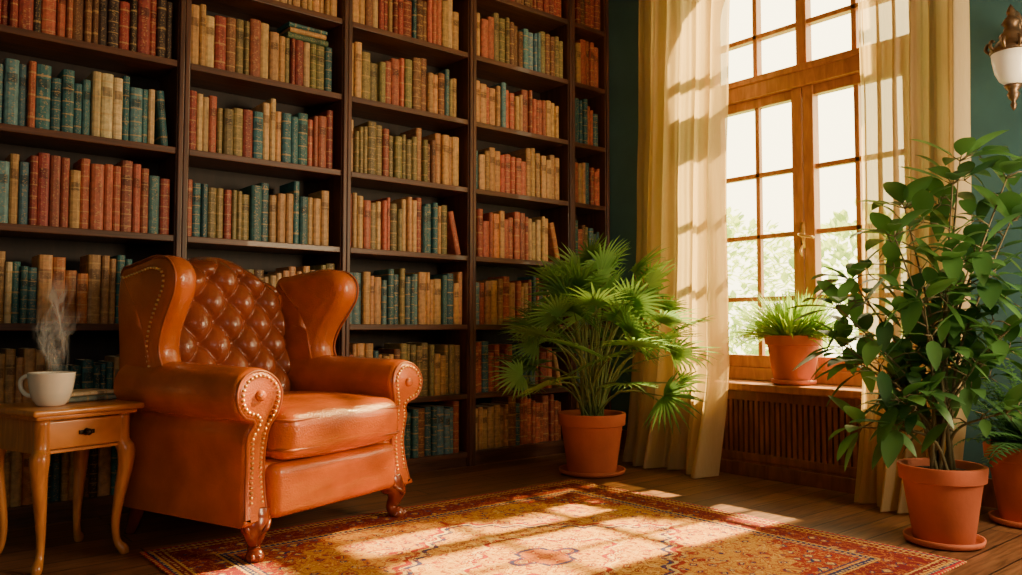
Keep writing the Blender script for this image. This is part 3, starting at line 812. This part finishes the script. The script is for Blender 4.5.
def fan(base,hub,L,nl,spread,W):
    base=Vector(base);hub=Vector(hub)
    d=(hub-base).normalized()
    horiz=Vector((d.x,d.y,0)); 
    if horiz.length<.05: horiz=Vector((U(-1,1),U(-1,1),0))
    horiz.normalize()
    dd=(d*.8+horiz*.45+Vector((0,0,-.05))).normalized()
    side=dd.cross(Vector((0,0,1))).normalized(); up=side.cross(dd)
    tilt=U(-.9,.9); side=(side*math.cos(tilt)+up*math.sin(tilt)).normalized(); up=side.cross(dd).normalized()
    tone=U(0,.95)
    for k in range(nl):
        a=(k/(nl-1)-.5)*spread
        di=dd*math.cos(a)+side*math.sin(a)+up*.12
        l=L*(1-.28*abs(a)/(spread/2))*U(.92,1.05)
        leaf(fo,hub,di,up,l,W,droop=U(.2,.45),fold=.5,n=5,shape='blade',tone=min(1,max(0,tone+U(-.15,.15))))
NF=72
for i in range(NF):
    az=i*2.39996+U(-.2,.2); q=(i+.5)/NF
    el=math.radians(4+82*q**.85)
    side_=math.cos(az)*VY-math.sin(az)*VX
    rr=U(.42,.54)*(1+.12*side_-.10*max(0,-side_)); hz=.42+math.sin(el)*U(.52,.96)
    hub=(math.cos(az)*math.cos(el)*rr+math.cos(az)*.05,math.sin(az)*math.cos(el)*rr+math.sin(az)*.05,hz)
    b0=(U(-.06,.06),U(-.06,.06),.33)
    mid=((hub[0]+b0[0])*.4,(hub[1]+b0[1])*.4,(hz+.33)*.55+.05)
    sm_.add(*tube([b0,mid,hub],[.006,.005,.0035],6,sm=4))
    fan(mid,hub,U(.26,.35)*(1-.12*max(0,-side_)),20,U(2.9,4.4),.021)
clampv(fo,x1=3.97-PX,y1=4.165-PY); clampv(sm_,x1=3.95-PX,y1=4.15-PY)
mk('foliage',fo,M['palm'],parent=pl,recalc=False); mk('stems',sm_,M['stem'],parent=pl)
fp=pot('potted_fern',(4.325,2.60,.561),.160,.112,.29,'bright green arching fern in a terracotta pot on the window sill','potted plant',rs=.125)
fo=MB()
for i in range(620):
    az=U(0,2*pi); el=math.radians(U(8,82)); 
    d=Vector((math.cos(az)*math.cos(el)*.5-.15,math.sin(az)*math.cos(el)*1.3,math.sin(el)*.9+.10))
    b0=(math.cos(az)*U(0,.09),math.sin(az)*U(0,.12),.262)
    L=U(.28,.42)*(1.0+.25*abs(math.sin(az))*math.cos(el)) *(.82+.18*math.cos(el))
    leaf(fo,b0,d,(0,0,1),L,.015,droop=U(.2,.7)*math.cos(el)+.05,fold=.4,n=6,shape='blade',tone=U(0,1))
clampv(fo,x1=.13,y0=-.42,y1=.36,x0=-.34)
mk('foliage',fo,M['fern'],parent=fp,recalc=False)
bp_=pot('potted_rubber_plant',(3.555,1.46,0),.165,.115,.325,'tall leafy plant with broad dark leaves in a terracotta pot','potted plant',rs=.15)
fo=MB(); sm_=MB()
rv=Vector((VY,-VX,0)); fv=Vector((VX,VY,0))
stems=[(-.34,.05,1.10),(-.20,-.05,1.28),(-.42,0,.98),(-.08,.1,1.42),(.05,-.05,1.50),(.14,.05,1.62),(.26,-.08,1.52),(-.28,.12,.74),(.20,.08,1.2),(.32,.0,1.35),(-.12,-.12,1.0),(.05,.15,.9),(.36,-.1,1.0),(-.22,-.1,.60),(.1,-.1,.75),(.28,.05,.8),(-.34,-.02,.48),(.2,-.12,.55),(-.38,.05,.82),(.0,-.1,1.15)]
def cluster(p,dirn,nl,Ls,tone):
    dirn=Vector(dirn).normalized()
    for k in range(nl):
        az=k*2.4+U(-.3,.3)
        s=dirn.cross(Vector((0,0,1))); 
        if s.length<.1: s=Vector((1,0,0))
        s.normalize(); u2=s.cross(dirn)
        di=dirn*U(.2,.7)+(s*math.cos(az)+u2*math.sin(az))*.9+Vector((0,0,.1))
        L=Ls*U(.75,1.2); di.normalize()
        st_=p+di*.035
        sm_.add(*tube([p,st_],[.0025,.002],5))
        leaf(fo,st_,di,(0,0,1),L,L*.42,droop=U(.2,.7),fold=.18,n=8,tone=min(1,max(0,tone+U(-.25,.3))))
for (r_,f_,zt_) in stems:
    b0=Vector((U(-.05,.05),U(-.05,.05),.29))
    top=rv*r_+fv*f_+Vector((0,0,zt_))
    m1=b0.lerp(top,.35)+Vector((0,0,.08))-rv*r_*.18; m2=b0.lerp(top,.7)+Vector((0,0,.05))-rv*r_*.1
    pth=cat([b0,m1,m2,top],6)
    rad=[.008*(1-.7*k/len(pth)) for k in range(len(pth))]
    sm_.add(*tube(pth,rad,7))
    n=len(pth)
    for k in range(int(n*.36),n,3 if zt_<.7 else 2):
        dr_=(pth[min(k+1,n-1)]-pth[k-1]).normalized()
        az=k*2.4; out=Vector((math.cos(az),math.sin(az),.35))
        e_=pth[k]+out.normalized()*U(.05,.12)
        sm_.add(*tube([pth[k],pth[k].lerp(e_,.5)+Vector((0,0,.01)),e_],[.004,.003,.002],5))
        cluster(e_,out,3,U(.125,.18)+.04*(zt_>1.3),U(.0,.8))
    cluster(top,dr_,6,.18+.04*(zt_>1.3),U(.1,.9))
clampv(fo,x1=3.96-3.555); clampv(sm_,x1=3.96-3.555)
mk('foliage',fo,M['broad'],parent=bp_,recalc=False,label='broad pointed dark green leaves'); mk('stems',sm_,M['bark'],parent=bp_)
p4=pot('potted_fern',(4.20,1.345,0),.175,.12,.36,'shaded dark green fern in a terracotta pot by the wall','potted plant',rs=.16)
fo=MB()
for i in range(70):
    az=U(0,2*pi); el=math.radians(U(20,84)); L=U(.4,.66)
    dx,dy=math.cos(az)*math.cos(el),math.sin(az)*math.cos(el)
    if dx>0: dx*=.3
    pr=[]
    for k in range(13):
        t=k/12; pr.append(Vector((dx*L*t,dy*L*t,.32+math.sin(el)*L*t-.35*L*t*t)))
    fo_t=U(0,1)
    v,f=tube(pr,.0025,4); fo.add(v,f,a=[float(fo_t)]*len(v))
    for k in range(2,13):
        t=k/12; dr_=(pr[k]-pr[k-1]).normalized(); s=dr_.cross(Vector((0,0,1))); 
        if s.length<.05: s=Vector((1,0,0))
        s.normalize()
        for sg in (-1,1):
            leaf(fo,pr[k],s*sg+dr_*.5,(0,0,1),.095*(1.15-t*.8),.024,droop=.3,n=3,shape='blade',tone=fo_t)
clampv(fo,x1=.22,y1=.17)
mk('foliage',fo,M['dark_fern'],parent=p4,recalc=False)

# ------------------------------------------------------------ wall sconce
sc=empty('wall_sconce',(4.25,1.375,2.14),0,'ornate bronze wall sconce with a frosted glass bowl','wall lamp')
mk('lamp_shade',MB().add(*lathe([(.0001,-.088),(.03,-.085),(.058,-.06),(.076,-.02),(.085,.03),(.09,.075),(.086,.078),(.08,.03),(.07,-.02),(.05,-.055),(.0001,-.075)],32)),M['frost'],parent=sc,label='frosted glass bowl')
cap=MB().add(*lathe([(.093,.068),(.096,.082),(.09,.095),(.075,.105),(.07,.12),(.05,.14),(.055,.155),(.035,.175),(.03,.2),(.042,.215),(.03,.235),(.016,.25),(.02,.27),(.012,.29),(.0001,.31)],28))
for k in range(10):
    a=2*pi*k/10; c_,s_=math.cos(a),math.sin(a)
    cap.add(*tube([(c_*.088,s_*.088,.075),(c_*.108,s_*.108,.10),(c_*.10,s_*.10,.125),(c_*.085,s_*.085,.12)],[.006,.009,.008,.004],6,sm=3))
mk('canopy',cap,M['bronze'],parent=sc)
mk('finial',MB().add(*lathe([(.0001,-.21),(.008,-.20),(.014,-.18),(.008,-.165),(.02,-.15),(.028,-.13),(.02,-.115),(.034,-.10),(.04,-.085),(.0001,-.08)],20)),M['bronze'],parent=sc)
mk('bracket',MB().add(*tube([(.0,0,.23),(.06,0,.28),(.13,0,.25),(.15,0,.18),(.18,0,.12),(.196,0,.10)],[.012,.013,.012,.012,.013,.016],10,sm=4)).add(*tube([(.09,0,.27),(.11,0,.2),(.07,0,.17),(.06,0,.21)],[.008,.009,.008,.006],8,sm=4)),M['bronze'],parent=sc)
v,f=lathe([(.0001,.0),(.07,.0),(.072,.008),(.05,.016),(.03,.024),(.0001,.026)],24)
mk('wall_plate',MB().add([(.199-p[2],p[0]*.8,.1+p[1]*1.5) for p in v],f),M['bronze'],parent=sc)

# ------------------------------------------------------------ garden
GZ=-1.6
mk('lawn',MB().box(WX+.3,30,-12,25,GZ-.2,GZ),M['lawn'],smooth=False,label='sunlit garden lawn outside the window',category='lawn',kind='stuff')
for (x,y,z,r,n) in ((9.6,7.3,1.2,1.55,1700),(8.0,3.9,.85,1.3,1500),(13.2,10.8,1.9,2.1,1300)):
    fo=MB()
    for i in range(n):
        d=Vector((random.gauss(0,1),random.gauss(0,1),random.gauss(0,1))).normalized()
        k=1+.25*noise.noise(d*2.5+Vector((x,y,0)))
        p=d*r*k*U(.8,1.0); p.z=p.z*.9+z-GZ
        dd=(d+Vector((U(-1,1),U(-1,1),U(-1,1)))*.8).normalized()
        leaf(fo,p,dd,(0,0,1),U(.13,.22),.09,droop=.2,n=3,tone=R())
    e=empty('garden_shrub',(x,y,GZ),0,'pale green sunlit garden shrub outside the window','shrub','garden shrubs')
    mk('foliage',fo,M['shrub'],parent=e,recalc=False)
    mk('trunk',MB().add(*tube([(0,0,.002),(0,0,.1),(.05,0,(z-GZ)*.5),(0,.05,z-GZ)],[.09,.09,.07,.04],8,sm=3)),M['bark'],parent=e)

# ------------------------------------------------------------ lights
w=bpy.data.worlds.new('world'); scene.world=w; w.use_nodes=True
bg=w.node_tree.nodes['Background']; bg.inputs[0].default_value=(1.0,.84,.48,1); bg.inputs[1].default_value=9.0
sun=bpy.data.lights.new('sun','SUN'); sun.energy=42; sun.angle=math.radians(1.3); sun.color=(1,.71,.30)
so=link(bpy.data.objects.new('sun',sun)); so.rotation_euler=Vector((-1,.03,-.78)).to_track_quat('-Z','Y').to_euler()
pt=bpy.data.lights.new('window_portal','AREA'); pt.shape='RECTANGLE'; pt.size=3.0; pt.size_y=1.44; pt.cycles.is_portal=True
po=link(bpy.data.objects.new('window_portal',pt)); po.location=(WX+.24,yc,2.05); po.rotation_euler=(0,pi/2,0)
def area(name,loc,tgt,sx,sy,e,col):
    l=bpy.data.lights.new(name,'AREA'); l.shape='RECTANGLE'; l.size=sx; l.size_y=sy; l.energy=e; l.color=col
    o=link(bpy.data.objects.new(name,l)); o.location=loc
    o.rotation_euler=(Vector(tgt)-Vector(loc)).to_track_quat('-Z','Y').to_euler(); return o
area('added_warm_shelf_light',(3.9,-.2,1.7),(2.0,4.2,1.0),1.0,1.3,135,(1,.73,.42))  # added light without a fixture, warms the book fronts
area('soft_fill_light',(-.6,-1.2,2.0),(1.6,3.6,.7),1.5,1.5,22,(1,.84,.66))
